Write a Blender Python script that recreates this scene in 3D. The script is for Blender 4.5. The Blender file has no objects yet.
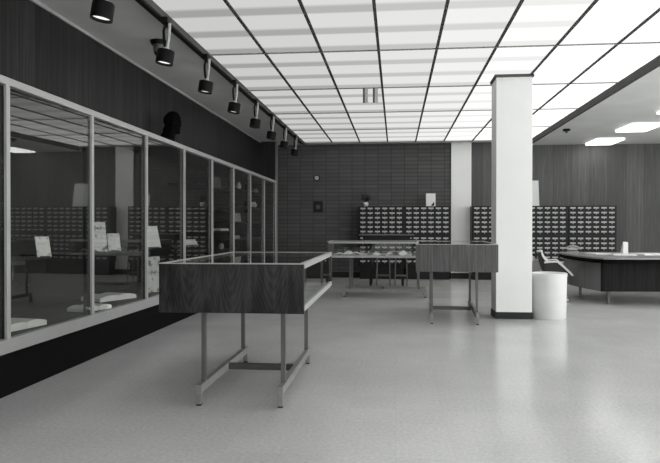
import bpy, bmesh, math, random
from mathutils import Vector, Matrix
random.seed(7)
C = bpy.context.scene.collection
PI = math.pi

# ------------------------------------------------------------------ materials
def grey(v):
    return (v * 0.993, v, v * 0.985, 1)

def new_mat(name):
    m = bpy.data.materials.new(name); m.use_nodes = True
    nt = m.node_tree
    return m, nt, nt.nodes['Principled BSDF']

def N(nt, kind, **kw):
    n = nt.nodes.new(kind)
    for k, v in kw.items():
        setattr(n, k, v)
    return n

def coords(nt, scale=(1, 1, 1), kind='Object'):
    tc = N(nt, 'ShaderNodeTexCoord'); mp = N(nt, 'ShaderNodeMapping')
    mp.inputs['Scale'].default_value = scale
    nt.links.new(tc.outputs[kind], mp.inputs['Vector'])
    return mp.outputs['Vector']

def ramp(nt, fac, stops):
    r = N(nt, 'ShaderNodeValToRGB')
    el = r.color_ramp.elements
    while len(el) < len(stops): el.new(0.5)
    for e, (p, v) in zip(el, stops):
        e.position = p; e.color = grey(v)
    nt.links.new(fac, r.inputs['Fac'])
    return r.outputs['Color']

def plain(name, v, rough=0.5, metal=0.0, var=0.12, scale=6.0, spec=0.5, bump=0.0):
    m, nt, b = new_mat(name)
    no = N(nt, 'ShaderNodeTexNoise'); no.inputs['Scale'].default_value = scale
    no.inputs['Detail'].default_value = 5
    nt.links.new(coords(nt), no.inputs['Vector'])
    col = ramp(nt, no.outputs['Fac'], [(0.3, v * (1 - var)), (0.7, min(1, v * (1 + var)))])
    nt.links.new(col, b.inputs['Base Color'])
    b.inputs['Roughness'].default_value = rough
    b.inputs['Metallic'].default_value = metal
    b.inputs['Specular IOR Level'].default_value = spec
    if bump:
        bp = N(nt, 'ShaderNodeBump'); bp.inputs['Strength'].default_value = bump
        bp.inputs['Distance'].default_value = 0.01
        nt.links.new(no.outputs['Fac'], bp.inputs['Height'])
        nt.links.new(bp.outputs['Normal'], b.inputs['Normal'])
    return m

def wood(name, dark, light, rough=0.45, sc=(9, 9, 0.9), plank=None, axis='Y', spec=0.4, figure=3.0, cathedral=0.0):
    """vertical grained veneer; plank = board width along axis"""
    m, nt, b = new_mat(name)
    v = coords(nt, sc)
    no = N(nt, 'ShaderNodeTexNoise'); no.inputs['Scale'].default_value = 1.3
    no.inputs['Detail'].default_value = 6; no.inputs['Roughness'].default_value = 0.62
    no.inputs['Distortion'].default_value = figure * 0.35
    nt.links.new(v, no.inputs['Vector'])
    fine = N(nt, 'ShaderNodeTexNoise'); fine.inputs['Scale'].default_value = 7
    fine.inputs['Detail'].default_value = 4
    v2 = coords(nt, (sc[0] * 1.5, sc[1] * 1.5, sc[2] * 0.5))
    nt.links.new(v2, fine.inputs['Vector'])
    mul = N(nt, 'ShaderNodeMath', operation='MULTIPLY'); mul.inputs[1].default_value = 6.0 + figure * 2
    nt.links.new(no.outputs['Fac'], mul.inputs[0])
    sn = N(nt, 'ShaderNodeMath', operation='SINE'); nt.links.new(mul.outputs[0], sn.inputs[0])
    ad = N(nt, 'ShaderNodeMath', operation='MULTIPLY_ADD'); ad.inputs[1].default_value = 0.16
    nt.links.new(sn.outputs[0], ad.inputs[0]); nt.links.new(fine.outputs['Fac'], ad.inputs[2])
    fac = ad.outputs[0]
    if cathedral:                       # nested arches repeating across the sliced veneer
        tc = N(nt, 'ShaderNodeTexCoord'); sp = N(nt, 'ShaderNodeSeparateXYZ')
        nt.links.new(tc.outputs['Object'], sp.inputs[0])
        pp = N(nt, 'ShaderNodeMath', operation='PINGPONG'); pp.inputs[1].default_value = cathedral / 2
        nt.links.new(sp.outputs['X'], pp.inputs[0])
        p2 = N(nt, 'ShaderNodeMath', operation='POWER'); p2.inputs[1].default_value = 1.5
        nt.links.new(pp.outputs[0], p2.inputs[0])
        c1_ = N(nt, 'ShaderNodeMath', operation='MULTIPLY_ADD'); c1_.inputs[1].default_value = -9.0
        nt.links.new(p2.outputs[0], c1_.inputs[0]); nt.links.new(sp.outputs['Z'], c1_.inputs[2])
        c2_ = N(nt, 'ShaderNodeMath', operation='MULTIPLY_ADD'); c2_.inputs[1].default_value = 0.35
        nt.links.new(no.outputs['Fac'], c2_.inputs[0]); nt.links.new(c1_.outputs[0], c2_.inputs[2])
        c3_ = N(nt, 'ShaderNodeMath', operation='MULTIPLY'); c3_.inputs[1].default_value = 75.0
        nt.links.new(c2_.outputs[0], c3_.inputs[0])
        c4_ = N(nt, 'ShaderNodeMath', operation='SINE'); nt.links.new(c3_.outputs[0], c4_.inputs[0])
        c5_ = N(nt, 'ShaderNodeMath', operation='MULTIPLY_ADD'); c5_.inputs[1].default_value = 0.10
        nt.links.new(c4_.outputs[0], c5_.inputs[0]); nt.links.new(fac, c5_.inputs[2])
        fac = c5_.outputs[0]
    if plank:
        tc = N(nt, 'ShaderNodeTexCoord'); sp = N(nt, 'ShaderNodeSeparateXYZ')
        nt.links.new(tc.outputs['Object'], sp.inputs[0])
        dv = N(nt, 'ShaderNodeMath', operation='DIVIDE'); dv.inputs[1].default_value = plank
        nt.links.new(sp.outputs[axis], dv.inputs[0])
        fl = N(nt, 'ShaderNodeMath', operation='FLOOR'); nt.links.new(dv.outputs[0], fl.inputs[0])
        wn = N(nt, 'ShaderNodeTexWhiteNoise', noise_dimensions='1D'); nt.links.new(fl.outputs[0], wn.inputs['W'])
        a2 = N(nt, 'ShaderNodeMath', operation='MULTIPLY_ADD'); a2.inputs[1].default_value = 0.30
        nt.links.new(wn.outputs['Value'], a2.inputs[0]); nt.links.new(fac, a2.inputs[2])
        a3 = N(nt, 'ShaderNodeMath', operation='SUBTRACT'); a3.inputs[1].default_value = 0.15
        nt.links.new(a2.outputs[0], a3.inputs[0])
        fr = N(nt, 'ShaderNodeMath', operation='FRACT'); nt.links.new(dv.outputs[0], fr.inputs[0])
        gp = N(nt, 'ShaderNodeMath', operation='LESS_THAN'); gp.inputs[1].default_value = 0.05
        nt.links.new(fr.outputs[0], gp.inputs[0])
        a4 = N(nt, 'ShaderNodeMath', operation='MULTIPLY_ADD'); a4.inputs[1].default_value = -0.3
        nt.links.new(gp.outputs[0], a4.inputs[0]); nt.links.new(a3.outputs[0], a4.inputs[2])
        fac = a4.outputs[0]
    col = ramp(nt, fac, [(0.28, dark), (0.5, (dark + light) * 0.5), (0.74, light)])
    nt.links.new(col, b.inputs['Base Color'])
    b.inputs['Roughness'].default_value = rough
    b.inputs['Specular IOR Level'].default_value = spec
    return m

def glass(name, tint=0.93, ior=1.5):
    m = bpy.data.materials.new(name); m.use_nodes = True
    nt = m.node_tree; nt.nodes.clear()
    out = N(nt, 'ShaderNodeOutputMaterial'); mix = N(nt, 'ShaderNodeMixShader')
    tr = N(nt, 'ShaderNodeBsdfTransparent'); tr.inputs[0].default_value = grey(tint)
    gl = N(nt, 'ShaderNodeBsdfGlossy'); gl.inputs['Roughness'].default_value = 0.0
    gl.inputs[0].default_value = (1, 1, 1, 1)
    geo = N(nt, 'ShaderNodeNewGeometry')
    ma = N(nt, 'ShaderNodeMath', operation='MULTIPLY_ADD')   # same reflectance from both sides
    ma.inputs[1].default_value = 1 / ior - ior; ma.inputs[2].default_value = ior
    nt.links.new(geo.outputs['Backfacing'], ma.inputs[0])
    fr = N(nt, 'ShaderNodeFresnel'); nt.links.new(ma.outputs[0], fr.inputs['IOR'])
    nt.links.new(fr.outputs[0], mix.inputs[0]); nt.links.new(tr.outputs[0], mix.inputs[1])
    nt.links.new(gl.outputs[0], mix.inputs[2]); nt.links.new(mix.outputs[0], out.inputs[0])
    return m

def emit(name, strength, v=1.0):
    m = bpy.data.materials.new(name); m.use_nodes = True
    nt = m.node_tree; nt.nodes.clear()
    out = N(nt, 'ShaderNodeOutputMaterial'); e = N(nt, 'ShaderNodeEmission')
    e.inputs[0].default_value = grey(v); e.inputs[1].default_value = strength
    nt.links.new(e.outputs[0], out.inputs[0])
    return m

def tube_panel(name, hi, lo):
    """diffuser lit by cross tubes: bright over each tube, dimmer over the gaps between them"""
    m = bpy.data.materials.new(name); m.use_nodes = True
    nt = m.node_tree; nt.nodes.clear()
    out = N(nt, 'ShaderNodeOutputMaterial'); e = N(nt, 'ShaderNodeEmission')
    e.inputs[0].default_value = grey(1.0)
    tc = N(nt, 'ShaderNodeTexCoord'); sp = N(nt, 'ShaderNodeSeparateXYZ')
    nt.links.new(tc.outputs['Object'], sp.inputs[0])
    ad = N(nt, 'ShaderNodeMath', operation='ADD'); ad.inputs[1].default_value = 65.0 - 0.04
    nt.links.new(sp.outputs['Y'], ad.inputs[0])
    md = N(nt, 'ShaderNodeMath', operation='MODULO'); md.inputs[1].default_value = 0.65
    nt.links.new(ad.outputs[0], md.inputs[0])
    r = N(nt, 'ShaderNodeValToRGB'); el = r.color_ramp.elements
    pts = [(0.0, 1), (0.58, 1), (0.70, 0), (0.93, 0), (1.0, 1)]
    while len(el) < 5: el.new(0.5)
    for q, (p, v) in zip(el, pts):
        q.position = p; q.color = (v, v, v, 1)
    dv = N(nt, 'ShaderNodeMath', operation='DIVIDE'); dv.inputs[1].default_value = 0.65
    nt.links.new(md.outputs[0], dv.inputs[0]); nt.links.new(dv.outputs[0], r.inputs['Fac'])
    mr = N(nt, 'ShaderNodeMapRange'); mr.inputs['To Min'].default_value = lo; mr.inputs['To Max'].default_value = hi
    nt.links.new(r.outputs['Color'], mr.inputs['Value']); nt.links.new(mr.outputs[0], e.inputs[1])
    nt.links.new(e.outputs[0], out.inputs[0])
    return m

def print_mat(name, paper=0.62, ink=0.15, scale=9.0, amount=0.5):
    """a printed sheet: paper with blotches of ink"""
    m, nt, b = new_mat(name)
    no = N(nt, 'ShaderNodeTexNoise'); no.inputs['Scale'].default_value = scale
    no.inputs['Detail'].default_value = 3
    nt.links.new(coords(nt), no.inputs['Vector'])
    col = ramp(nt, no.outputs['Fac'], [(amount, paper), (amount + 0.06, (paper + ink) / 2), (amount + 0.16, ink)])
    nt.links.new(col, b.inputs['Base Color']); b.inputs['Roughness'].default_value = 0.6
    return m

def brick_mat():
    m, nt, b = new_mat('stack_bond_brick')
    tc = N(nt, 'ShaderNodeTexCoord'); sp = N(nt, 'ShaderNodeSeparateXYZ'); cb = N(nt, 'ShaderNodeCombineXYZ')
    nt.links.new(tc.outputs['Object'], sp.inputs[0])
    ax = N(nt, 'ShaderNodeMath', operation='ADD')
    nt.links.new(sp.outputs['X'], ax.inputs[0]); nt.links.new(sp.outputs['Y'], ax.inputs[1])
    nt.links.new(ax.outputs[0], cb.inputs['X']); nt.links.new(sp.outputs['Z'], cb.inputs['Y'])
    br = N(nt, 'ShaderNodeTexBrick'); br.offset = 0.0; br.squash = 1.0
    br.inputs['Scale'].default_value = 1.0
    br.inputs['Brick Width'].default_value = 0.31; br.inputs['Row Height'].default_value = 0.092
    br.inputs['Mortar Size'].default_value = 0.009; br.inputs['Mortar Smooth'].default_value = 0.2
    br.inputs['Color1'].default_value = grey(0.070); br.inputs['Color2'].default_value = grey(0.088)
    br.inputs['Mortar'].default_value = grey(0.042)
    nt.links.new(cb.outputs[0], br.inputs['Vector'])
    nt.links.new(br.outputs['Color'], b.inputs['Base Color'])
    bp = N(nt, 'ShaderNodeBump'); bp.inputs['Strength'].default_value = 0.7; bp.inputs['Distance'].default_value = 0.012
    bp.invert = True
    nt.links.new(br.outputs['Fac'], bp.inputs['Height']); nt.links.new(bp.outputs['Normal'], b.inputs['Normal'])
    b.inputs['Roughness'].default_value = 0.75
    return m

def floor_mat():
    m, nt, b = new_mat('polished_vinyl_floor')
    no = N(nt, 'ShaderNodeTexNoise'); no.inputs['Scale'].default_value = 45; no.inputs['Detail'].default_value = 6
    nt.links.new(coords(nt), no.inputs['Vector'])
    big = N(nt, 'ShaderNodeTexNoise'); big.inputs['Scale'].default_value = 1.1; big.inputs['Detail'].default_value = 3
    nt.links.new(coords(nt), big.inputs['Vector'])
    mx = N(nt, 'ShaderNodeMath', operation='MULTIPLY_ADD'); mx.inputs[1].default_value = 0.5
    nt.links.new(big.outputs['Fac'], mx.inputs[0]); nt.links.new(no.outputs['Fac'], mx.inputs[2])
    br = N(nt, 'ShaderNodeTexBrick'); br.offset = 0.0
    br.inputs['Scale'].default_value = 1.0; br.inputs['Brick Width'].default_value = 0.305
    br.inputs['Row Height'].default_value = 0.305; br.inputs['Mortar Size'].default_value = 0.0012
    br.inputs['Color1'].default_value = (1, 1, 1, 1); br.inputs['Color2'].default_value = (0.955, 0.955, 0.955, 1)
    br.inputs['Mortar'].default_value = (0.86, 0.86, 0.86, 1)
    nt.links.new(coords(nt), br.inputs['Vector'])
    col = ramp(nt, mx.outputs[0], [(0.5, FLOOR * 0.86), (1.0, FLOOR * 1.12)])
    mm = N(nt, 'ShaderNodeMix', data_type='RGBA', blend_type='MULTIPLY'); mm.inputs[0].default_value = 1.0
    nt.links.new(col, mm.inputs[6]); nt.links.new(br.outputs['Color'], mm.inputs[7])
    nt.links.new(mm.outputs[2], b.inputs['Base Color'])
    rr = N(nt, 'ShaderNodeMapRange'); rr.inputs['To Min'].default_value = 0.14; rr.inputs['To Max'].default_value = 0.23
    nt.links.new(big.outputs['Fac'], rr.inputs['Value']); nt.links.new(rr.outputs[0], b.inputs['Roughness'])
    b.inputs['Specular IOR Level'].default_value = 0.5
    return m

FLOOR = 0.63
M = dict(
    floor=floor_mat(),
    brick=brick_mat(),
    plaster=plain('painted_plaster', 0.75, 0.8, var=0.05, scale=2, bump=0.05),
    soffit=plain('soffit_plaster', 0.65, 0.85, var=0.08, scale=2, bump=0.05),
    white=plain('white_paint', 0.80, 0.6, var=0.02, scale=2),
    black=plain('black_vinyl', 0.010, 0.5, var=0.2, spec=0.25),
    upper_wood=wood('vertical_board_panelling', 0.004, 0.030, 0.5, (14, 14, 0.5), plank=0.14, axis='Y'),
    back_wood=wood('walnut_veneer_wall', 0.065, 0.145, 0.6, (17, 17, 0.5), plank=0.4, axis='X', figure=2),
    case_wood=wood('rosewood_veneer', 0.003, 0.038, 0.4, (3.2, 3.2, 0.9), figure=3, cathedral=0.27),
    case_wood2=wood('walnut_veneer', 0.045, 0.125, 0.4, (9, 9, 0.7), figure=2),
    desk_wood=wood('desk_walnut', 0.11, 0.22, 0.4, (10, 10, 0.4), figure=1.5),
    dark_wood=plain('ebonised_wood', 0.014, 0.45, var=0.25, scale=12, spec=0.3),
    cat_wood=plain('catalog_dark_wood', 0.013, 0.5, var=0.25, scale=12, spec=0.25),
    alu=plain('satin_aluminium', 0.42, 0.35, metal=0.0, var=0.05),
    steel=plain('brushed_steel_tube', 0.10, 0.45, metal=0.0, var=0.1),
    grid=plain('grey_grid_metal', 0.10, 0.9, var=0.0, spec=0.0),
    gridlt=plain('pale_grid_metal', 0.22, 0.6, var=0.05),
    card=plain('label_card', 0.47, 0.6, var=0.08, scale=20),
    brass=plain('worn_pull_metal', 0.35, 0.35, metal=0.3, var=0.1),
    tray=plain('light_cloth_deck', 0.50, 0.9, var=0.05),
    paper=plain('paper', 0.80, 0.7, var=0.05, scale=12),
    text=print_mat('printed_page', 0.7, 0.35, 30, 0.55),
    photo=print_mat('portrait_print', 0.62, 0.10, 14, 0.52),
    phone=plain('grey_phone_plastic', 0.36, 0.4, var=0.05),
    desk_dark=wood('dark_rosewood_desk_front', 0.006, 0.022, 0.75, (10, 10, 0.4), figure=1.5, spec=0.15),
    desk_top=plain('grey_laminate', 0.20, 0.35, var=0.05),
    pit=plain('matt_black_plinth', 0.003, 0.9, var=0.1, spec=0.1),
    glass=glass('clear_glass', 0.95, 1.52),
    glass2=glass('case_glass', 0.95, 1.5),
    lamp_black=plain('lamp_black', 0.005, 0.5, var=0.1, spec=0.15),
    lamp_grey=plain('lamp_grey', 0.45, 0.4, var=0.1),
    lens=emit('lit_lamp_lens', 1.1),
    fixture=emit('lit_fixture_lens', 5.0),
    bin=plain('white_bin_plastic', 0.70, 0.45, var=0.03),
    shell_light=plain('pale_fibreglass', 0.75, 0.35, var=0.06),
    shell_dark=plain('dark_grey_upholstery', 0.045, 0.7, var=0.1),
    chrome=plain('chrome', 0.7, 0.2, metal=1.0, var=0.02),
    bronze=plain('black_bronze', 0.003, 0.8, var=0.3, spec=0.06),
    leaf=plain('dark_leaf', 0.03, 0.5, var=0.4),
    back=plain('cabinet_lining', 0.014, 0.8, var=0.15, scale=3),
    fascia=plain('pale_grey_fascia', 0.33, 0.5, var=0.04),
)

# ------------------------------------------------------------------ mesh helpers
class MB:
    def __init__(s): s.bm = bmesh.new()
    def box(s, x0, x1, y0, y1, z0, z1, bevel=0.0):
        r = bmesh.ops.create_cube(s.bm, size=1)
        vs = r['verts']
        for v in vs:
            v.co = Vector(((x0 + x1) / 2 + v.co.x * (x1 - x0), (y0 + y1) / 2 + v.co.y * (y1 - y0), (z0 + z1) / 2 + v.co.z * (z1 - z0)))
        if bevel:
            es = list({e for v in vs for e in v.link_edges})
            bmesh.ops.bevel(s.bm, geom=es, offset=bevel, segments=2, affect='EDGES', profile=0.5)
        return s
    def tube(s, p, q, r, r2=None, seg=12):
        p = Vector(p); q = Vector(q); d = q - p
        m = Matrix.Translation((p + q) / 2) @ d.to_track_quat('Z', 'Y').to_matrix().to_4x4()
        bmesh.ops.create_cone(s.bm, cap_ends=True, segments=seg, radius1=r, radius2=r if r2 is None else r2, depth=d.length, matrix=m)
        return s
    def path(s, pts, r, seg=8):
        for a, b in zip(pts, pts[1:]): s.tube(a, b, r, seg=seg)
        for a in pts[1:-1]: s.ball(a, (r, r, r), 8, 6)
        return s
    def ball(s, c, rad, u=16, v=10, rot=None):
        m = Matrix.Translation(c) @ (rot or Matrix.Identity(4)) @ Matrix.Diagonal((rad[0], rad[1], rad[2], 1))
        bmesh.ops.create_uvsphere(s.bm, u_segments=u, v_segments=v, radius=1, matrix=m)
        return s
    def lathe(s, prof, c=(0, 0), seg=32, closed_top=False, closed_bottom=True):
        rings = []
        for r, z in prof:
            rings.append([s.bm.verts.new((c[0] + r * math.cos(2 * PI * i / seg), c[1] + r * math.sin(2 * PI * i / seg), z)) for i in range(seg)])
        for a, b in zip(rings, rings[1:]):
            for i in range(seg):
                s.bm.faces.new((a[i], a[(i + 1) % seg], b[(i + 1) % seg], b[i]))
        if closed_bottom: s.bm.faces.new(list(reversed(rings[0])))
        if closed_top: s.bm.faces.new(rings[-1])
        return s
    def prism(s, poly, z0, z1):
        a = [s.bm.verts.new((x, y, z0)) for x, y in poly]; b = [s.bm.verts.new((x, y, z1)) for x, y in poly]
        n = len(poly)
        s.bm.faces.new(list(reversed(a))); s.bm.faces.new(b)
        for i in range(n): s.bm.faces.new((a[i], a[(i + 1) % n], b[(i + 1) % n], b[i]))
        return s
    def grid(s, fn, nu, nv, thick=0.0):
        """surface fn(u,v); thick > 0 gives it a second skin"""
        V = [[s.bm.verts.new(fn(i / nu, j / nv)) for j in range(nv + 1)] for i in range(nu + 1)]
        for i in range(nu):
            for j in range(nv):
                s.bm.faces.new((V[i][j], V[i + 1][j], V[i + 1][j + 1], V[i][j + 1]))
        if thick:
            bmesh.ops.recalc_face_normals(s.bm, faces=s.bm.faces[:])
            bmesh.ops.solidify(s.bm, geom=s.bm.faces[:], thickness=thick)
        return s
    def build(s, name, mat, parent=None, smooth=False, loc=None, rot=None):
        bmesh.ops.recalc_face_normals(s.bm, faces=s.bm.faces[:])
        me = bpy.data.meshes.new(name); s.bm.to_mesh(me); s.bm.free()
        me.materials.append(M[mat] if isinstance(mat, str) else mat)
        if smooth:
            for p in me.polygons: p.use_smooth = True
            try: me.set_sharp_from_angle(angle=math.radians(38))
            except Exception: pass
        o = bpy.data.objects.new(name, me); C.objects.link(o)
        if parent: o.parent = parent
        if loc: o.location = loc
        if rot: o.rotation_euler = rot
        return o

def tag(o, label, cat, group=None, kind=None):
    o['label'] = label; o['category'] = cat
    if group: o['group'] = group
    if kind: o['kind'] = kind
    return o

def thing(name, label, cat, loc=(0, 0, 0), rz=0, group=None):
    o = bpy.data.objects.new(name, None); C.objects.link(o)
    o.location = loc; o.rotation_euler = (0, 0, rz); o.empty_display_size = 0.1
    return tag(o, label, cat, group)

def struct(o, label=None):
    o['kind'] = 'structure'
    if label: o['label'] = label
    return o

def copy_tree(o, parent=None):
    c = o.copy(); C.objects.link(c)
    if parent: c.parent = parent
    for ch in list(o.children): copy_tree(ch, c)
    return c

# ------------------------------------------------------------------ the room
BY = 15.3            # brick wall
GX = -2.75           # glass line of the built-in showcase
LX0, LX1 = -2.13, 3.03
ROWS = [15.05 - 1.95 * k for k in range(12)]      # cross tees of the luminous ceiling
Y_END = ROWS[-1]
struct(MB().box(-3.75, 9.0, -6.6, BY + 0.2, -0.12, 0).build('floor', 'floor'), 'pale polished tile floor with soft reflections')
struct(MB().box(-3.12, LX0 - 0.02, -6.6, BY, 3.17, 3.3).box(LX0 - 0.02, LX1 + 0.045, 15.07, BY, 3.17, 3.3).build('ceiling', 'soffit'), 'grey plaster ceiling strip above the showcase')
struct(MB().box(LX1 + 0.045, 9.0, -6.6, BY, 3.09, 3.2).build('ceiling', 'plaster'), 'grey plaster ceiling to the right of the luminous panels')
struct(MB().box(-3.75, 1.28, BY, BY + 0.2, 0, 3.3).build('wall_back', 'brick'), 'dark stack bonded brick wall behind the card catalog')
struct(MB().box(1.74, 9.0, BY, BY + 0.2, 0, 3.3).build('wall_back_right', 'back_wood'), 'grey wood veneer wall behind the right card catalog')
struct(MB().box(1.28, 1.74, BY - 0.06, BY + 0.2, 0, 3.17).build('wall_pilaster', 'white'), 'white flat pilaster between brick and wood wall')
struct(MB().box(-3.75, -3.5, -6.6, BY, 0, 3.3).box(-3.5, -3.12, -6.6, 14.66, 2.27, 3.3).build('wall_left', 'upper_wood'), 'dark vertical board panelling above the glass showcase')
struct(MB().box(-3.5, -2.76, 14.66, 14.76, 0, 3.17).build('wall_left_return', 'upper_wood'), 'dark wood return panel at the end of the showcase')
struct(MB().box(-2.765, -2.73, 14.65, 14.77, 0, 3.17).build('trim_1', 'gridlt'), 'pale corner strip at the end of the showcase')
struct(MB().box(8.9, 9.0, -6.6, BY, 0, 0.8).box(8.9, 9.0, -6.6, BY, 2.95, 3.3).box(8.9, 9.0, -6.6, -5.6, 0.8, 2.95).box(8.9, 9.0, 10.4, BY, 0.8, 2.95).build('wall_right', 'plaster'))
for i in range(8):  # unseen openings added in the right wall to brighten the room
    y = -5.6 + 2.0 * i
    struct(MB().box(8.92, 8.98, y, y + 0.05, 0.8, 2.95).box(8.92, 8.98, y + 1.95, y + 2.0, 0.8, 2.95).box(8.92, 8.98, y + .05, y + 1.95, 0.8, 0.85).box(8.92, 8.98, y + .05, y + 1.95, 2.9, 2.95).build('added_window_%d' % (i + 1), 'alu'))
struct(MB().box(-3.75, 9.0, -6.7, -6.6, 0, 0.8).box(-3.75, 9.0, -6.7, -6.6, 2.95, 3.3).box(-3.75, 0.5, -6.7, -6.6, 0.8, 2.95).box(8.5, 9.0, -6.7, -6.6, 0.8, 2.95).build('wall_front', 'plaster'))
for i in range(4):  # openings behind the camera, also added to let in more light
    x = 0.5 + 2.0 * i
    struct(MB().box(x, x + 0.05, -6.68, -6.62, 0.8, 2.95).box(x + 1.95, x + 2.0, -6.68, -6.62, 0.8, 2.95).box(x + .05, x + 1.95, -6.68, -6.62, 0.8, 0.85).box(x + .05, x + 1.95, -6.68, -6.62, 2.9, 2.95).build('added_window_%d' % (i + 9), 'alu'))
struct(MB().box(-2.73, 1.28, BY - 0.012, BY, 0, 0.13).build('baseboard_back', 'black'), 'black skirting along the brick wall')
struct(MB().box(1.28, 1.74, BY - 0.072, BY - 0.06, 0, 0.13).build('baseboard_pilaster', 'black'))
struct(MB().box(1.74, 8.9, BY - 0.012, BY, 0, 0.13).build('baseboard_right', 'black'))
# soffit edges
struct(MB().box(LX0 - 0.03, LX0, -6.4, 15.07, 3.13, 3.3).build('trim_2', 'grid'), 'dark edge bar along the left of the luminous ceiling')
struct(MB().box(LX1, LX1 + 0.045, -6.4, 15.07, 3.085, 3.3).build('trim_3', 'grid'), 'dark step along the right edge of the luminous ceiling')
struct(MB().box(LX0, LX1, 15.05, 15.08, 3.15, 3.3).build('trim_4', 'gridlt'))
struct(MB().box(-3.12, -3.10, -6.4, 14.66, 3.14, 3.17).build('trim_5', 'alu'), 'thin pale moulding where panelling meets the ceiling')
# luminous ceiling: grid bars are trim, each diffuser between them a light of its own
PX = 0.645
k = 6
for i in range(1, 8):
    x = LX0 + PX * i
    struct(MB().box(x - 0.015, x + 0.015, Y_END, 15.05, 3.172, 3.1855).build('trim_%d' % k, 'grid')); k += 1
for r in ROWS[1:]:
    struct(MB().box(LX0, LX1, r - 0.006, r + 0.006, 3.170, 3.184).build('trim_%d' % k, 'gridlt')); k += 1
PM = [tube_panel('lit_diffuser_%d' % i, h, l) for i, (h, l) in enumerate([(0.60, 0.36), (0.65, 0.40), (0.72, 0.47), (0.80, 0.56), (0.90, 0.68), (1.1, 0.88), (1.3, 1.05), (1.4, 1.15)])]
ORD = ['first', 'second', 'third', 'fourth', 'fifth', 'sixth', 'seventh', 'eighth']
RN = ['row nearest the brick wall', 'second row from the brick wall', 'third row from the brick wall', 'fourth row from the brick wall',
      'fifth row from the brick wall', 'sixth row from the brick wall']
proto = MB().box(-PX / 2 + 0.006, PX / 2 - 0.006, 0.004, 1.946, 0, 0.02)
first = proto.build('ceiling_light', PM[0]); meshes = [first.data]
for i in range(1, 8):
    me = first.data.copy(); me.materials.clear(); me.materials.append(PM[i]); meshes.append(me)
used = False
for r in range(11):
    for c in range(8):
        if used: o = first.copy(); C.objects.link(o)
        else: o = first; used = True
        o.data = meshes[c]
        o.location = (LX0 + PX * (c + 0.5), ROWS[r] - 1.95, 3.186)
        row = RN[r] if r < 6 else 'rows behind the photographer'
        tag(o, 'lit ceiling diffuser, %s from the track, in the %s' % (ORD[c], row), 'ceiling light', 'lit diffusers of the luminous ceiling')
# plaster void above the diffusers
struct(MB().box(-3.75, 9, -6.7, BY + 0.2, 3.32, 3.4).build('ceiling', 'plaster'))
# column
cx0, cx1, cy0, cy1 = 1.30, 1.76, 8.60, 9.02
struct(MB().box(cx0, cx1, cy0, cy1, 0, 3.18, 0.006).build('column', 'white'), 'square white column standing right of the exhibit case')
struct(MB().box(cx0 - 0.006, cx1 + 0.006, cy0 - 0.006, cy1 + 0.006, 0, 0.09).build('baseboard_column', 'black'), 'black base around the white column')
struct(MB().box(cx0 - 0.02, cx1 + 0.02, cy0 - 0.02, cy0 - 0.001, 3.15, 3.186).box(cx0 - 0.02, cx0 - 0.001, cy0, cy1, 3.15, 3.186)
       .box(cx1 + 0.001, cx1 + 0.02, cy0, cy1, 3.15, 3.186).build('trim_%d' % k, 'grid')); k += 1

# ------------------------------------------------------------------ built-in glass showcase
DIV = [14.62 - 1.286 * i for i in range(0, 11)]      # divider stations, far to near
yN = DIV[-1]
sc = thing('display_cabinet', 'long built-in glass showcase with pale frame along the panelled wall', 'display cabinet', (GX, yN, 0))
def L(mb_fn, name, mat, parent=sc, **kw):            # build in room coordinates, then express relative to the parent
    o = mb_fn.build(name, mat, parent, **kw)
    off = Vector((GX, yN, 0))
    o.data.transform(Matrix.Translation(-off))
    return o
L(MB().box(-3.49, GX, yN, 14.65, 0.0, 0.303), 'base', 'pit')
L(MB().box(GX - 0.04, GX + 0.012, yN, 14.65, 0.303, 0.405, 0.003), 'fascia', 'fascia')
L(MB().box(-3.49, GX - 0.04, yN, 14.65, 0.303, 0.40), 'cabinet_floor', 'back')
L(MB().box(-3.49, -3.47, yN, 14.65, 0.40, 2.2), 'back_panel', 'back')
L(MB().box(-3.49, GX - 0.05, yN, 14.65, 2.2, 2.262), 'top_panel', 'dark_wood')
L(MB().box(GX - 0.05, GX + 0.012, yN, 14.65, 2.208, 2.262, 0.003), 'top_rail', 'alu')
for i, y in enumerate(DIV):
    d = L(MB().box(GX - 0.012, GX + 0.010, y - 0.022, y + 0.022, 0.405, 2.208, 0.002), 'mullion', 'alu')
    q = L(MB().box(GX - 0.075, GX - 0.012, y - 0.020, y + 0.020, 0.405, 2.2), 'mullion_side', 'dark_wood', parent=d)
for i in range(len(DIV) - 1):
    y1, y0 = DIV[i], DIV[i + 1]
    w = y1 - y0 - 0.05
    ang = -1.95 if abs(y0 - DIV[8]) < 0.01 else -1.15
    g = MB().box(-0.003, 0.003, -w / 2, w / 2, 0.41 - 1.3, 2.205 - 1.3).build('glass_pane', 'glass', sc)
    g.location = (-0.034, (y0 + y1) / 2 - yN, 1.3); g.rotation_euler = (0, math.radians(0.17), math.radians(ang))
# lock on the near bay's pane
L(MB().tube((GX - 0.01, 5.52, 0.47), (GX + 0.022, 5.52, 0.47), 0.014), 'lock', 'brass', smooth=True)
# shelves: one long ledge in the near bays, four in each far bay
def shelf(y0, y1, z, x0=-3.46, x1=-2.90):
    return L(MB().box(x0, x1, y0, y1, z - 0.018, z), 'shelf', 'dark_wood')
shelf(DIV[8] + .03 - 1.2, DIV[8] + .65 - .28, 0.945)
shelf(DIV[7] + .03, DIV[6] - .03, 0.945); shelf(DIV[6] + .03, DIV[5] - .03, 0.945); shelf(DIV[5] + .03, DIV[4] - .03, 0.93)
for b in (4, 3, 2, 1):
    for z in (0.80, 1.13, 1.50, 1.87) if b > 2 else (0.96, 1.30, 1.62, 1.94):
        shelf(DIV[b] + .03, DIV[b - 1] - .03, z, x1=-3.0)

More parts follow.
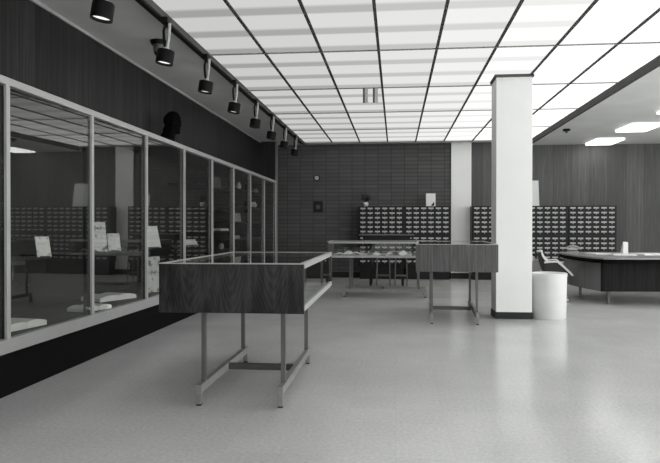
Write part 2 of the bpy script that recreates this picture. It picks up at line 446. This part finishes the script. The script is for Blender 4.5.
def leaning_card(name, label, cat, x, y, z, w, h, mat, rz, lean=0.25, group=None, stand=True):
    """sheet leaning back on a small easel; faces local +X"""
    t = thing(name, label, cat, (x, y, z), rz, group)
    m = MB().box(-0.004, 0.004, -w / 2, w / 2, 0, h)
    o = m.build('panel', mat, t); o.rotation_euler = (0, -lean, 0)
    if stand:
        MB().box(-0.10, 0.02, -w * 0.35, w * 0.35, 0, 0.008).build('stand_base', 'dark_wood', t)
        e = MB().box(-0.012, -0.006, -w * 0.1, w * 0.1, 0, h * 0.8).build('stand_back', 'dark_wood', t)
        e.rotation_euler = (0, -lean, 0)
    return t
def open_book(name, label, x, y, z, w, d, rz, th=0.035, group=None):
    """two page blocks with curved leaves over a cover; spine along local Y"""
    t = thing(name, label, 'book', (x, y, z), rz, group)
    MB().box(-w / 2 - .008, w / 2 + .008, -d / 2 - .006, d / 2 + .006, 0, 0.005).build('cover', 'dark_wood', t)
    for s in (-1, 1):
        m = MB(); n = 10; pts = []
        for i in range(n + 1):
            u = i / n
            pts.append((s * (0.003 + u * (w / 2 - .003)), 0.005 + th * (0.35 + 0.65 * math.sin(PI * min(1, 0.25 + u * 0.62)))))
        V = [[m.bm.verts.new((px, yy, pz)) for px, pz in pts] + [m.bm.verts.new((px, yy, 0.005)) for px, pz in reversed(pts)] for yy in (-d / 2, d / 2)]
        q = len(V[0]); m.bm.faces.new(V[0]); m.bm.faces.new(list(reversed(V[1])))
        for i in range(q): m.bm.faces.new((V[0][i], V[0][(i + 1) % q], V[1][(i + 1) % q], V[1][i]))
        m.build('page_block', 'paper', t, smooth=True)
    return t
R = math.radians
leaning_card('booklet', 'pale booklet leaning on a stand on the shelf of the nearest glass bay', 'booklet', -2.98, 5.22, 0.945, 0.12, 0.18, 'text', R(-35), 0.3)
leaning_card('picture_frame', 'tall pale portrait print standing on the shelf of the second glass bay', 'picture', -2.98, 6.23, 0.945, 0.19, 0.31, 'photo', R(-38), 0.2)
leaning_card('document_card', 'smaller pale document card beside the portrait print on the same shelf', 'card', -2.98, 6.60, 0.945, 0.14, 0.19, 'text', R(-38), 0.2)
leaning_card('display_card', 'white card leaning on the shelf of the third glass bay', 'card', -2.98, 7.68, 0.945, 0.23, 0.28, 'paper', R(-38), 0.35)
leaning_card('portrait_drawing', 'framed portrait drawing standing on the showcase floor beside the wooden case', 'picture', -2.93, 7.60, 0.40, 0.24, 0.44, 'photo', R(-30), 0.12)
open_book('open_book', 'open book lying on the showcase floor in the nearest glass bay', -3.00, 4.80, 0.40, 0.44, 0.26, R(80), 0.06)
open_book('open_book', 'large open book lying on the floor of the second glass bay', -3.02, 6.55, 0.43, 0.50, 0.28, R(68), 0.06)
open_book('open_book', 'smaller open book in front of the large one in the second glass bay', -2.93, 5.93, 0.40, 0.36, 0.22, R(75), 0.05)
leaning_card('open_folder', 'white folded leaflet lying low on the shelf of the fourth glass bay', 'leaflet', -3.0, 9.24, 0.93, 0.26, 0.12, 'paper', R(-35), 0.8)
def small_pot(label, x, y, z, r, h, mat='bin'):
    t = MB().lathe([(r * .6, 0), (r, h * .35), (r * .95, h * .6), (r * .55, h * .85), (r * .65, h), (r * .5, h), (r * .45, h * .8)], seg=20).build('pottery_bowl', mat, smooth=True)
    t.location = (x, y, z); return tag(t, label, 'pottery', 'small exhibits on the far showcase shelves')
small_pot('small white pot on a high shelf, seen at the edge of the fourth glass bay', -3.08, 10.40, 1.50, 0.06, 0.09)
small_pot('narrow white pot on the top shelf of the sixth glass bay', -3.12, 12.60, 1.94, 0.055, 0.15)
small_pot('pale rounded pot on the third shelf of the seventh glass bay', -3.12, 13.92, 1.62, 0.09, 0.13)
small_pot('dull grey jar on the top shelf of the seventh glass bay', -3.12, 14.12, 1.94, 0.08, 0.11, 'lamp_grey')
leaning_card('display_card', 'dim grey card on the top shelf of the fifth glass bay', 'card', -3.15, 11.12, 1.87, 0.24, 0.22, 'steel', R(-30), 0.2)
leaning_card('display_card', 'grey card on the second shelf of the sixth glass bay', 'card', -3.15, 12.63, 1.30, 0.22, 0.18, 'phone', R(-30), 0.2)
leaning_card('display_card', 'small card on the lowest shelf of the sixth glass bay', 'card', -3.15, 12.63, 0.96, 0.18, 0.08, 'lamp_grey', R(-30), 0.5)
open_book('open_book', 'open book on the second shelf of the fifth glass bay', -3.15, 11.25, 1.13, 0.34, 0.24, R(80), 0.04)
small_pot('small pale cup on the lowest shelf of the fifth glass bay', -3.12, 11.32, 0.80, 0.05, 0.11, 'lamp_grey')

# bust on the ledge
def make_bust():
    m = MB()
    b = m.ball
    b((0.000, 0, 0.315), (0.108, 0.082, 0.100))                      # cranium
    b((-0.035, 0, 0.300), (0.090, 0.078, 0.088))                     # occiput
    b((0.045, 0, 0.265), (0.068, 0.062, 0.090))                      # face
    b((0.055, 0, 0.200), (0.052, 0.048, 0.050))                      # jaw
    b((0.092, 0, 0.176), (0.024, 0.028, 0.022))                      # chin
    b((0.095, 0, 0.302), (0.024, 0.055, 0.016))                      # brow
    b((0.108, 0, 0.262), (0.018, 0.016, 0.016)); b((0.100, 0, 0.280), (0.014, 0.012, 0.026))  # nose
    b((0.103, 0, 0.226), (0.014, 0.026, 0.010)); b((0.101, 0, 0.210), (0.014, 0.024, 0.009))  # lips
    for s in (-1, 1):
        b((0.000, s * 0.080, 0.262), (0.020, 0.012, 0.034))          # ears
        b((0.078, s * 0.034, 0.250), (0.022, 0.020, 0.020))          # cheeks
    m.tube((-0.030, 0, 0.05), (0.0, 0, 0.24), 0.080, 0.066, 20)      # neck
    b((-0.055, 0, 0.17), (0.062, 0.062, 0.09)); b((-0.075, 0, 0.10), (0.06, 0.075, 0.07))
    b((-0.045, 0, 0.055), (0.10, 0.12, 0.045))                       # cut shoulders
    m.box(-0.10, 0.02, -0.06, 0.06, 0.0, 0.05)
    o = m.build('bust_raw', 'bronze')
    r = o.modifiers.new('r', 'REMESH'); r.mode = 'VOXEL'; r.voxel_size = 0.006
    sm = o.modifiers.new('s', 'SMOOTH'); sm.iterations = 6; sm.factor = 0.5
    dg = bpy.context.evaluated_depsgraph_get()
    me = bpy.data.meshes.new_from_object(o.evaluated_get(dg)); me.name = 'bust'
    for p in me.polygons: p.use_smooth = True
    bpy.data.objects.remove(o)
    q = bpy.data.objects.new('bust', me); C.objects.link(q)
    q.location = (-2.965, 8.25, 2.262); q.rotation_euler = (0, R(6), R(22)); q.scale = (0.98, 1.15, 1.13)
    tag(q, 'black sculpted head in profile standing on top of the showcase', 'bust')
make_bust()

# ------------------------------------------------------------------ track with spotlights, downlight
TX = -2.10 - 0.09
tr = tag(MB().box(TX - 0.025, TX + 0.025, -0.5, 14.9, 3.13, 3.168, 0.003).build('lighting_track', 'lamp_black'), 'dark lighting track running along the left edge of the luminous ceiling', 'lighting track')
PLc = ['nearest the camera', 'second from the camera', 'third from the camera', 'fourth from the camera', 'fifth from the camera',
       'sixth from the camera', 'seventh from the camera', 'last before the brick wall']
def make_spot():
    t = thing('track_spotlight', 'black', 'spotlight', (0, 0, 0), 0, 'spotlights on the ceiling track')
    MB().box(-0.028, 0.028, -0.05, 0.05, -0.05, 0.0, 0.004).build('track_adapter', 'lamp_black', t)
    MB().path([(0, 0, -0.04), (-0.022, 0, -0.12), (-0.018, 0, -0.22), (0.0, -0.0, -0.295)], 0.013).build('arm', 'lamp_black', t, smooth=True)
    MB().path([(0.034, 0.0, -0.05), (0.026, 0, -0.17), (0.010, 0, -0.285)], 0.016).build('conduit', 'lamp_grey', t, smooth=True)
    a = bpy.data.objects.new('lamp_head', None)
    h = MB().lathe([(0.03, 0.0), (0.076, 0.010), (0.080, 0.018), (0.080, 0.135), (0.075, 0.135), (0.075, 0.03)], seg=28).build('lamp_shade', 'lamp_black', t, smooth=True)
    ln = MB().lathe([(0.0, 0.106), (0.04, 0.107), (0.0745, 0.110)], seg=24, closed_bottom=False).build('lens', 'lens', h)
    cp = MB().ball((0, 0, 0.0), (0.032, 0.032, 0.026)).build('neck', 'lamp_grey', h, smooth=True)
    bpy.data.objects.remove(a)
    h.location = (0.002, 0, -0.292); h.rotation_euler = (R(3), PI + R(8), 0)
    return t
sp0 = make_spot()
for i, y in enumerate((4.52, 5.80, 7.08, 8.36, 9.64, 10.92, 12.20, 13.48)):
    s = sp0 if i == 0 else copy_tree(sp0)
    s.location = (TX + 0.07, y, 3.135)
    s.rotation_euler = (0, 0, R((0, 4, -3, 3, 0, -4, 2, 0)[i]))
    s['label'] = 'black drum track spotlight, %s' % PLc[i]
# (the rail reaches x = TX +- 0.03; adapters clip to its room side)
t = thing('downlight', 'small dark can fixture on the plaster ceiling left of the track', 'ceiling fixture', (-2.50, 6.62, 3.17))
MB().lathe([(0.075, -0.045), (0.088, -0.012), (0.088, 0.0)], seg=28, closed_top=True).build('flange', 'lamp_black', t, smooth=True)
MB().lathe([(0.045, -0.13), (0.055, -0.12), (0.06, -0.04)], seg=28, closed_top=True).build('can', 'steel', t, smooth=True)
MB().lathe([(0.040, -0.15), (0.046, -0.13)], seg=28, closed_top=True).build('rim', 'lamp_black', t, smooth=True)

# pair of hangers under the diffusers
for x, lab in ((-0.445, 'left one of two short grey hangers under the luminous ceiling'), (-0.305, 'right one of two short grey hangers under the luminous ceiling')):
    t = thing('ceiling_hanger', lab, 'hanger', (x, 9.10, 3.152), 0, 'short hangers under the luminous ceiling')
    MB().box(-0.020, 0.008, -0.02, 0.02, -0.20, 0).build('dark_strip', 'grid', t)
    MB().box(0.012, 0.05, -0.012, 0.012, -0.20, 0).build('pale_strip', 'lamp_grey', t)

# right-hand ceiling fixtures; third onward and the far right row are added light
for y, lab in ((14.2, 'square lit ceiling fixture nearest the wood wall'), (12.2, 'lit ceiling fixture second from the wood wall'), (10.2, 'added lit ceiling fixture third from the wood wall'),
               (8.2, 'added lit ceiling fixture fourth from the wood wall'), (6.2, 'added lit ceiling fixture fifth from the wood wall')):
  for fx in (4.25, 6.6):
    t = thing('ceiling_fixture', lab if fx < 5 else lab.replace('fixture', 'fixture of the added far right row,'), 'ceiling light', (fx, y, 3.09), 0, 'box fixtures on the right ceiling')
    MB().box(0, 0.56, 0, 0.88, -0.045, 0, 0.008).build('lens', 'fixture', t)
    MB().box(-0.01, 0.57, -0.01, 0.89, -0.01, 0).build('frame', 'white', t)
t = thing('smoke_detector', 'small dark device on the plaster ceiling right of the white column', 'ceiling device', (3.27, 12.85, 3.09))
MB().box(-0.06, 0.06, -0.06, 0.06, -0.04, 0, 0.01).build('housing', 'lamp_black', t)
MB().lathe([(0.02, -0.075), (0.03, -0.05), (0.03, -0.04)], seg=14, closed_top=True).build('sensor', 'steel', t)

# ------------------------------------------------------------------ card catalogs
CF, CW, CH = 14.85, 1.05, 1.675      # front plane, unit width, height
def make_catalog():
    t = thing('card_catalog', 'x', 'card catalog', (0, 0, 0), 0, 'card catalog cabinets')
    m = MB()
    m.box(0.002, 0.022, 0.02, 0.44, 0.32, CH).box(CW - 0.022, CW - 0.002, 0.02, 0.44, 0.32, CH)
    m.box(0.022, CW - 0.022, 0.40, 0.44, 0.32, CH).box(0.022, CW - 0.022, 0.02, 0.40, 0.32, 0.345)
    m.box(0.022, CW - 0.022, 0.02, 0.40, 0.988, 1.026)
    m.box(0.022, CW - 0.022, 0.035, 0.40, 0.345, CH - 0.02)
    m.build('carcass', 'cat_wood', t)
    MB().box(-0.002 + 0.002, CW, 0.0, 0.445, CH - 0.02, CH, 0.003).build('top', 'cat_wood', t)
    MB().box(0.03, CW - 0.03, 0.06, 0.42, 0.0, 0.32).build('base', 'black', t)
    MB().box(0.03, CW - 0.03, -0.03, 0.02, 0.996, 1.020, 0.003).build('pull_out_shelf', 'dark_wood', t)
    pw = (CW - 0.05) / 6
    d0 = None
    for r in range(12):
        z = 1.667 - 0.106 * (r + 1) if r < 6 else 0.986 - 0.106 * (r - 5)
        for c in range(6):
            if d0 is None:
                d = MB().box(0.004, pw - 0.004, 0.0, 0.03, 0.0, 0.098, 0.002).build('drawer', 'cat_wood', t)
                MB().box(pw / 2 - 0.058, pw / 2 + 0.058, -0.004, 0.001, 0.048, 0.084).build('card_label', 'card', d)
                MB().tube((pw / 2, 0.0, 0.034), (pw / 2, -0.014, 0.034), 0.006).ball((pw / 2, -0.018, 0.034), (0.011, 0.009, 0.014), 10, 8).build('pull', 'brass', d, smooth=True)
                d0 = d
            else: d = copy_tree(d0, t)
            d.location = (0.025 + pw * c, 0, z)
    return t
cat = make_catalog()
spots = [(-0.865, 'dark card catalog cabinet with a potted plant on its left end'),
         (0.185, 'dark card catalog cabinet beside the pilaster with a white card on top'),
         (1.71, 'dark card catalog cabinet mostly hidden behind the white column'),
         (2.762, 'dark card catalog cabinet just right of the white column, below the white poster'),
         (3.814, 'dark card catalog cabinet at the right end, behind the curved desk')]
for i, (x, lab) in enumerate(spots):
    o = cat if i == 0 else copy_tree(cat)
    o.location = (x, CF, 0); o['label'] = lab

# things on the catalogs and the wall
t = thing('potted_plant', 'small dark houseplant in a round white pot on the card catalog', 'plant', (-0.70, 15.0, CH))
MB().lathe([(0.035, 0), (0.058, 0.03), (0.064, 0.065), (0.052, 0.105), (0.046, 0.105), (0.05, 0.07)], seg=24).build('pot', 'bin', t, smooth=True)
m = MB()
for i in range(30):
    a = random.uniform(0, 2 * PI); ln = random.uniform(0.08, 0.18); up = random.uniform(0.05, 0.22)
    p = Vector((0, 0, 0.09)); q = Vector((math.cos(a) * ln, math.sin(a) * ln * 0.6, 0.10 + up)); w = 0.022
    side = Vector((-math.sin(a), math.cos(a), 0.3)) * w
    mid = (p + q) / 2 + Vector((0, 0, 0.03))
    vs = [m.bm.verts.new(v) for v in (p, mid + side, q, mid - side)]
    m.bm.faces.new(vs)
    vs2 = [m.bm.verts.new(v + Vector((0, 0, 0.003))) for v in (p, mid + side, q, mid - side)]
    m.bm.faces.new(list(reversed(vs2)))
m.build('foliage', 'leaf', t)
t = thing('greeting_card', 'white card with a small dark drawing standing on the card catalog', 'card', (0.795, 14.98, CH))
o = MB().box(-0.108, 0.108, -0.004, 0.004, 0, 0.30).build('panel', 'bin', t); o.rotation_euler = (R(-8), 0, 0)
o2 = MB()
a = [o2.bm.verts.new(v) for v in ((0.01, -0.006, 0.01), (0.075, -0.006, 0.015), (0.08, -0.006, 0.085), (0.055, -0.006, 0.10), (0.045, -0.006, 0.06), (0.02, -0.006, 0.05))]
o2.bm.faces.new(a); o2 = o2.build('drawing', 'cat_wood', t); o2.rotation_euler = (R(-8), 0, 0)
t = thing('poster_board', 'tall white poster leaning on the wood wall above the card catalog', 'poster', (3.01, 15.12, CH))
o = MB().box(-0.22, 0.24, -0.006, 0.006, 0, 0.60).build('panel', 'bin', t); o.rotation_euler = (R(-10), 0, 0)
t = thing('wall_thermostat', 'small round dial mounted high on the brick wall', 'thermostat', (-1.88, BY, 2.37))
o = MB().lathe([(0.075, 0), (0.072, 0.02), (0.06, 0.03)], seg=28, closed_top=True).build('rim', 'lamp_black', t, smooth=True); o.rotation_euler = (PI / 2, 0, 0)
o = MB().lathe([(0.052, 0.03), (0.048, 0.042)], seg=28, closed_top=True).build('dial', 'lamp_grey', t, smooth=True); o.rotation_euler = (PI / 2, 0, 0)
t = thing('wall_grille', 'square dark plate with a round centre on the brick wall below the dial', 'wall plate', (-1.85, BY, 1.68))
MB().box(-0.115, 0.115, -0.02, 0, -0.135, 0.135, 0.004).build('plate', 'cat_wood', t)
o = MB().lathe([(0.055, 0.02), (0.05, 0.032), (0.02, 0.034)], seg=24, closed_top=True).build('centre_ring', 'grid', t, smooth=True); o.rotation_euler = (PI / 2, 0, 0)

# ------------------------------------------------------------------ consulting table and stools in front of the left catalog
t = thing('standing_desk', 'tall dark reading table in front of the left card catalog', 'table', (-0.17, 13.4, 0))
MB().box(-0.58, 0.54, -0.32, 0.32, 1.028, 1.05, 0.003).build('tabletop', 'steel', t)
MB().box(-0.50, 0.46, -0.28, 0.28, 0.90, 1.028).build('apron', 'black', t)
for sx in (-0.345, 0.305):
    for sy in (-0.26, 0.26):
        MB().box(sx - 0.022, sx + 0.022, sy - 0.022, sy + 0.022, 0, 0.90).build('leg', 'black', t)
def stool(label, x, y, w):
    t = thing('stool', label, 'stool', (x, y, 0), 0, 'stools under the tall reading table')
    MB().box(-w / 2 - .02, w / 2 + .02, -0.15, 0.15, 0.66, 0.70, 0.012).build('seat', 'black', t)
    for sx in (-1, 1):
        for sy in (-1, 1):
            MB().tube((sx * w / 2, sy * 0.13, 0), (sx * (w / 2 - .015), sy * 0.11, 0.66), 0.012).build('leg', 'steel', t, smooth=True)
    MB().tube((-w / 2, -0.12, 0.24), (w / 2, -0.12, 0.24), 0.010).tube((-w / 2, 0.12, 0.24), (w / 2, 0.12, 0.24), 0.010)\
        .tube((-w / 2, -0.12, 0.30), (-w / 2, 0.12, 0.30), 0.010).tube((w / 2, -0.12, 0.30), (w / 2, 0.12, 0.30), 0.010).build('stretcher', 'steel', t, smooth=True)
stool('metal-legged stool under the left half of the tall reading table', -0.25, 12.88, 0.27)
stool('metal-legged stool under the right half of the tall reading table', 0.10, 12.86, 0.24)

# ------------------------------------------------------------------ floor-standing exhibit cases (long axis = local Y, origin under the centre)
def make_case(label, wood_mat, W=0.94, T=0.970, B=0.652, off=0.006):
    t = thing('exhibit_case', label, 'display case')
    Ln = 1.88
    x, y = W / 2, Ln / 2
    for s in (-1, 1):
        e = MB().box(-x, x, min(s * y, s * (y - .028)), max(s * y, s * (y - .028)), B, T - 0.006, 0.002)
        e.build('end_panel', wood_mat, t)
    for s in (-1, 1):
        MB().box(s * (x - .0175) - .0175, s * (x - .0175) + .0175, -y + .028, y - .028, B + .014, B + .052).build('bottom_rail', 'alu', t)
    MB().box(-x + .035, x - .035, -y + .028, y - .028, B + .012, B + .04).build('deck', 'tray', t)
    MB().box(-x, -x + .03, -y + .028, y - .028, T - .034, T).box(x - .03, x, -y + .028, y - .028, T - .034, T)\
        .box(-x, x, -y - .001, -y + .0285, T - .006, T).box(-x, x, y - .0285, y + .001, T - .006, T).build('top_rim', 'alu', t)
    MB().box(-x + .03, x - .03, -y + .028, y - .028, T - .009, T - .003).build('glass_top', 'glass2', t)
    for s in (-1, 1):
        MB().box(s * (x - .012) - .003, s * (x - .012) + .003, -y + .028, y - .028, B + .052, T - .034).build('side_glass', 'glass2', t)
    for s in (-1, 1):
        MB().box(off + s * .277 - .02, off + s * .277 + .02, -.745, .680, .085, .142, 0.003).build('foot_rail', 'alu2' if False else 'rail', t)
        for q in (-1, 1):
            MB().box(off + s * .277 - .018, off + s * .277 + .018, q * .69 - .055, q * .69 - .005, 0.012, .085).build('foot', 'rail', t)
            MB().box(off + s * .277 - .016, off + s * .277 + .016, q * .69 - .052, q * .69 - .008, 0, .012).build('glide', 'black', t)
            MB().box(off + s * .277 - .015, off + s * .277 + .015, q * .585 - .04, q * .585 - .01, .142, B + .012).build('leg', 'steel', t)
    MB().box(off - .257, off + .257, -.02, .02, .088, .135, 0.002).build('stretcher', 'rail2', t)
    return t
M['rail'] = plain('rail_wood', 0.21, 0.45, var=0.12, scale=14)
M['rail2'] = plain('stretcher_wood', 0.06, 0.45, var=0.15, scale=14)
c1 = make_case('glass-topped exhibit case with dark rosewood end panel, nearest and largest in view', 'case_wood')
c1.location = (-1.050, 4.95, 0); c1.rotation_euler = (0, 0, R(0.3))
c2 = make_case('glass-topped exhibit case with grey walnut end panel beside the white column', 'case_wood2', 0.975, 0.994, 0.660, -0.014)
c2.location = (0.762, 8.79, 0); c2.rotation_euler = (0, 0, R(-2.3))
c3 = make_case('glass exhibit case seen side-on holding papers, before the left card catalog', 'case_wood2', 0.94, 0.957, 0.668, 0.0)
c3.location = (-0.225, 11.33, 0); c3.rotation_euler = (0, 0, PI / 2)
for c in (c1, c2, c3): c['group'] = 'exhibit cases standing on the floor'
# papers in the side-on case
def crumpled(label, x, y, z, w, d, seed, h=0.03, rz=0):
    rnd = random.Random(seed); ph = [rnd.uniform(0, 6) for _ in range(4)]
    def f(u, v):
        zz = h * (0.5 + 0.5 * math.sin(u * 9 + ph[0]) * math.cos(v * 4 + ph[1])) * (0.5 + u * (1 - u) * 2) + 0.004
        return ((u - .5) * w, (v - .5) * d + 0.02 * math.sin(u * 7 + ph[2]), zz)
    o = MB().grid(f, 20, 6, 0.003).build('paper_sheet', 'paper', smooth=True)
    o.location = (x, y, z); o.rotation_euler = (0, 0, rz)
    return tag(o, label, 'paper', 'papers inside the side-on exhibit case')
Zd = 0.709
crumpled('wavy white paper at the left end inside the side-on exhibit case', -0.80, 11.15, Zd, 0.46, 0.34, 1, 0.075)
crumpled('flat white paper left of centre inside the side-on exhibit case', -0.355, 11.12, Zd, 0.36, 0.30, 2, 0.05, 0.1)
crumpled('open white document right of centre inside the side-on exhibit case', 0.04, 11.14, Zd, 0.39, 0.34, 3, 0.09, -0.08)
crumpled('raised white document at the right end inside the side-on exhibit case', 0.44, 11.18, Zd, 0.36, 0.34, 4, 0.11, 0.05)

# ------------------------------------------------------------------ waste bin
t = thing('waste_bin', 'round white waste bin standing between the column and the desk', 'bin', (2.005, 8.77, 0))
MB().lathe([(0.215, 0.0), (0.222, 0.01), (0.232, 0.585), (0.226, 0.592), (0.220, 0.585), (0.212, 0.02)], seg=48).build('body', 'bin', t, smooth=True)
MB().lathe([(0.2365, 0.555), (0.2365, 0.59), (0.229, 0.597), (0.221, 0.592)], seg=48, closed_bottom=False).build('rim', 'bin', t, smooth=True)

# ------------------------------------------------------------------ shell armchairs
def shell_chair(label, loc, rz, inner):
    """moulded shell: local +X is the way the sitter faces"""
    t = thing('shell_armchair', label, 'chair', loc, rz)
    def f(u, v):                     # u along the seat (back top -> front lip), v across (-1..1)
        s = v * 2 - 1
        if u < .5:
            k = u / .5; x = -.27 + .10 * k ** 2; z = .80 - .37 * k
            half = .20 + .06 * math.sin(k * PI * .6); wing = .16 * k
        else:
            k = (u - .5) / .5; x = -.17 + .42 * k; z = .43 + .015 * math.sin(k * PI) - .0 * k
            half = .255 - .02 * k; wing = .16 * (1 - max(0, k - .45) / .55)
        a = abs(s)
        up = wing * max(0, (a - .62) / .38) ** 1.3 * 1.25
        bow = .07 * (a ** 2) * (1 if u < .5 else .25)
        y = s * half * (1 + .18 * max(0, (a - .62) / .38))
        return (x + bow, y, z + up)
    MB().grid(f, 22, 22, 0.008).build('shell', inner, t, smooth=True)
    # rolled pale rim
    pts = [f(0, j / 16) for j in range(17)] + [f(i / 22, 1) for i in range(1, 23)] + [f(1, 1 - j / 16) for j in range(1, 17)] + [f(1 - i / 22, 0) for i in range(1, 23)]
    MB().path(pts, 0.015, 8).build('rim', 'shell_light', t, smooth=True)
    MB().tube((0.0, 0, .10), (0.0, 0, .425), 0.022).build('pedestal', 'chrome', t, smooth=True)
    for i in range(4):
        a = PI / 4 + i * PI / 2
        MB().tube((0, 0, .11), (.27 * math.cos(a), .27 * math.sin(a), .045), .014, .010).build('leg', 'chrome', t, smooth=True)
        MB().ball((.27 * math.cos(a), .27 * math.sin(a), .024), (.024, .024, .024), 12, 8).build('glide', 'bin', t, smooth=True)
    return t
shell_chair('dark shell armchair with a pale rim between the white bin and desk', (2.60, 10.95, 0), R(-12), 'shell_dark')
shell_chair('pale shell armchair partly hidden by the column, behind the dark armchair', (2.36, 11.62, 0), R(20), 'shell_light')

# ------------------------------------------------------------------ desk
t = thing('desk', 'wide curved reception desk with dark edge and grey wood front', 'desk', (3.87, 11.3, 0))
def rel(poly): return [(x - 3.9, y - 11.3) for x, y in poly]
top = [(2.98, 12.15), (2.93, 11.6), (2.935, 11.1), (2.96, 10.6), (3.02, 10.2), (3.12, 10.0), (3.3, 9.96), (3.8, 10.02), (5.3, 10.16), (5.3, 12.3), (4.6, 12.3), (3.3, 12.25)]
MB().prism(rel(top), 0.715, 0.74).build('desktop', 'desk_top', t)
inner = [(2.99, 12.12), (2.945, 11.6), (2.95, 11.1), (2.975, 10.62), (3.03, 10.22), (3.13, 10.03), (3.3, 9.985), (3.8, 10.04), (5.27, 10.18), (5.27, 12.27), (4.6, 12.27), (3.3, 12.22)]
MB().prism(rel(inner), 0.655, 0.715).build('edge_band', 'pit', t)
MB().prism(rel([(3.02, 11.9), (2.965, 11.3), (3.03, 10.7), (3.125, 10.17), (3.155, 10.175), (3.06, 10.7), (3.0, 11.3), (3.05, 11.9)]), 0.22, 0.655).build('side_panel', 'desk_wood', t)
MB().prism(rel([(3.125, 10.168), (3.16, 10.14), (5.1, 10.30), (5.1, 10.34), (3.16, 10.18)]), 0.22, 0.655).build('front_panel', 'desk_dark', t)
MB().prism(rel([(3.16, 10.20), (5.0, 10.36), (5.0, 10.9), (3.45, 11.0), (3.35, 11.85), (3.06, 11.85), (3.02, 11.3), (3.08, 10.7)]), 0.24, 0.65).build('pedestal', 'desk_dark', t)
for x, y in ((3.33, 10.45), (3.26, 11.75), (4.9, 10.5)):
    MB().box(x - 3.9 - .02, x - 3.9 + .02, y - 11.3 - .02, y - 11.3 + .02, 0, .22).build('leg', 'steel', t)
MB().box(5.16 - 3.9, 5.2 - 3.9, 11.9 - 11.3, 12.2 - 11.3, 0, .655).build('leg', 'steel', t)
# things on the desk
t = thing('telephone', 'rounded grey desk telephone on the left end of the curved desk', 'telephone', (3.10, 11.75, 0.74), R(-20))
m = MB(); m.prism([(-.09, -.10), (.09, -.10), (.09, .10), (-.09, .10)], 0, 0.035)
m.grid(lambda u, v: ((u - .5) * .16, (v - .5) * .18, 0.035 + 0.055 * math.sin(PI * min(1, .15 + v * .8))), 6, 10, 0.004)
m.build('body', 'phone', t, smooth=True)
MB().path([(-.10, .03, .095), (-.04, .03, .125), (.04, .03, .125), (.10, .03, .095)], .016, 12).ball((-.10, .03, .088), (.028, .028, .022)).ball((.10, .03, .088), (.028, .028, .022)).build('handset', 'phone', t, smooth=True)
MB().box(-.03, -.02, .0, .06, .06, .115).box(.02, .03, .0, .06, .06, .115).build('cradle', 'phone', t)
t = thing('tent_card', 'white card standing upright on the desk', 'card', (3.86, 11.35, 0.7425), R(8))
o = MB().box(-0.042, 0.042, -0.004, 0.004, 0, 0.21).build('panel', 'bin', t); o.rotation_euler = (R(-12), R(6), 0)
o = MB().box(-0.04, 0.04, -0.004, 0.004, 0, 0.20).build('back_flap', 'bin', t); o.rotation_euler = (R(14), R(6), 0); o.location = (0, 0.105, 0)
for n, (x, y, w, d, rz, lab) in enumerate(((3.45, 11.45, .30, .42, .2, 'white paper sheet lying at the left end of the desk papers'),
                                    (3.72, 11.0, .34, .42, -.25, 'white paper sheet lying in front of the standing card'),
                                    (4.20, 11.2, .42, .5, .1, 'broad white paper sheet lying right of the standing card'))):
    o = MB().box(-w / 2, w / 2, -d / 2, d / 2, 0, 0.012 + .004 * n).build('paper_stack', 'paper'); o.location = (x, y, 0.74); o.rotation_euler = (0, 0, rz)
    tag(o, lab, 'paper', 'papers on the desk')

# ------------------------------------------------------------------ light, camera, view
w = bpy.data.worlds.new('World'); bpy.context.scene.world = w; w.use_nodes = True
w.node_tree.nodes['Background'].inputs[0].default_value = (1, 1, 1, 1)
w.node_tree.nodes['Background'].inputs[1].default_value = 6.5
cam = bpy.data.cameras.new('camera'); co = bpy.data.objects.new('camera', cam); C.objects.link(co)
cam.sensor_fit = 'HORIZONTAL'; cam.sensor_width = 36; cam.lens = 36 * 645 / 660
cam.clip_start = 0.05
co.location = (0, 0, 1.2)
co.rotation_euler = (PI / 2 - math.atan(4.5 / math.hypot(645, 66)), 0, math.atan(66 / 645))
s = bpy.context.scene; s.camera = co
s.view_settings.view_transform = 'Standard'; s.view_settings.look = 'None'
s.view_settings.gamma = 1; s.view_settings.use_curve_mapping = False
s.view_settings.exposure = 0.0
s.cycles.caustics_reflective = False; s.cycles.caustics_refractive = False
s.cycles.sample_clamp_indirect = 4.0; s.cycles.blur_glossy = 0.5
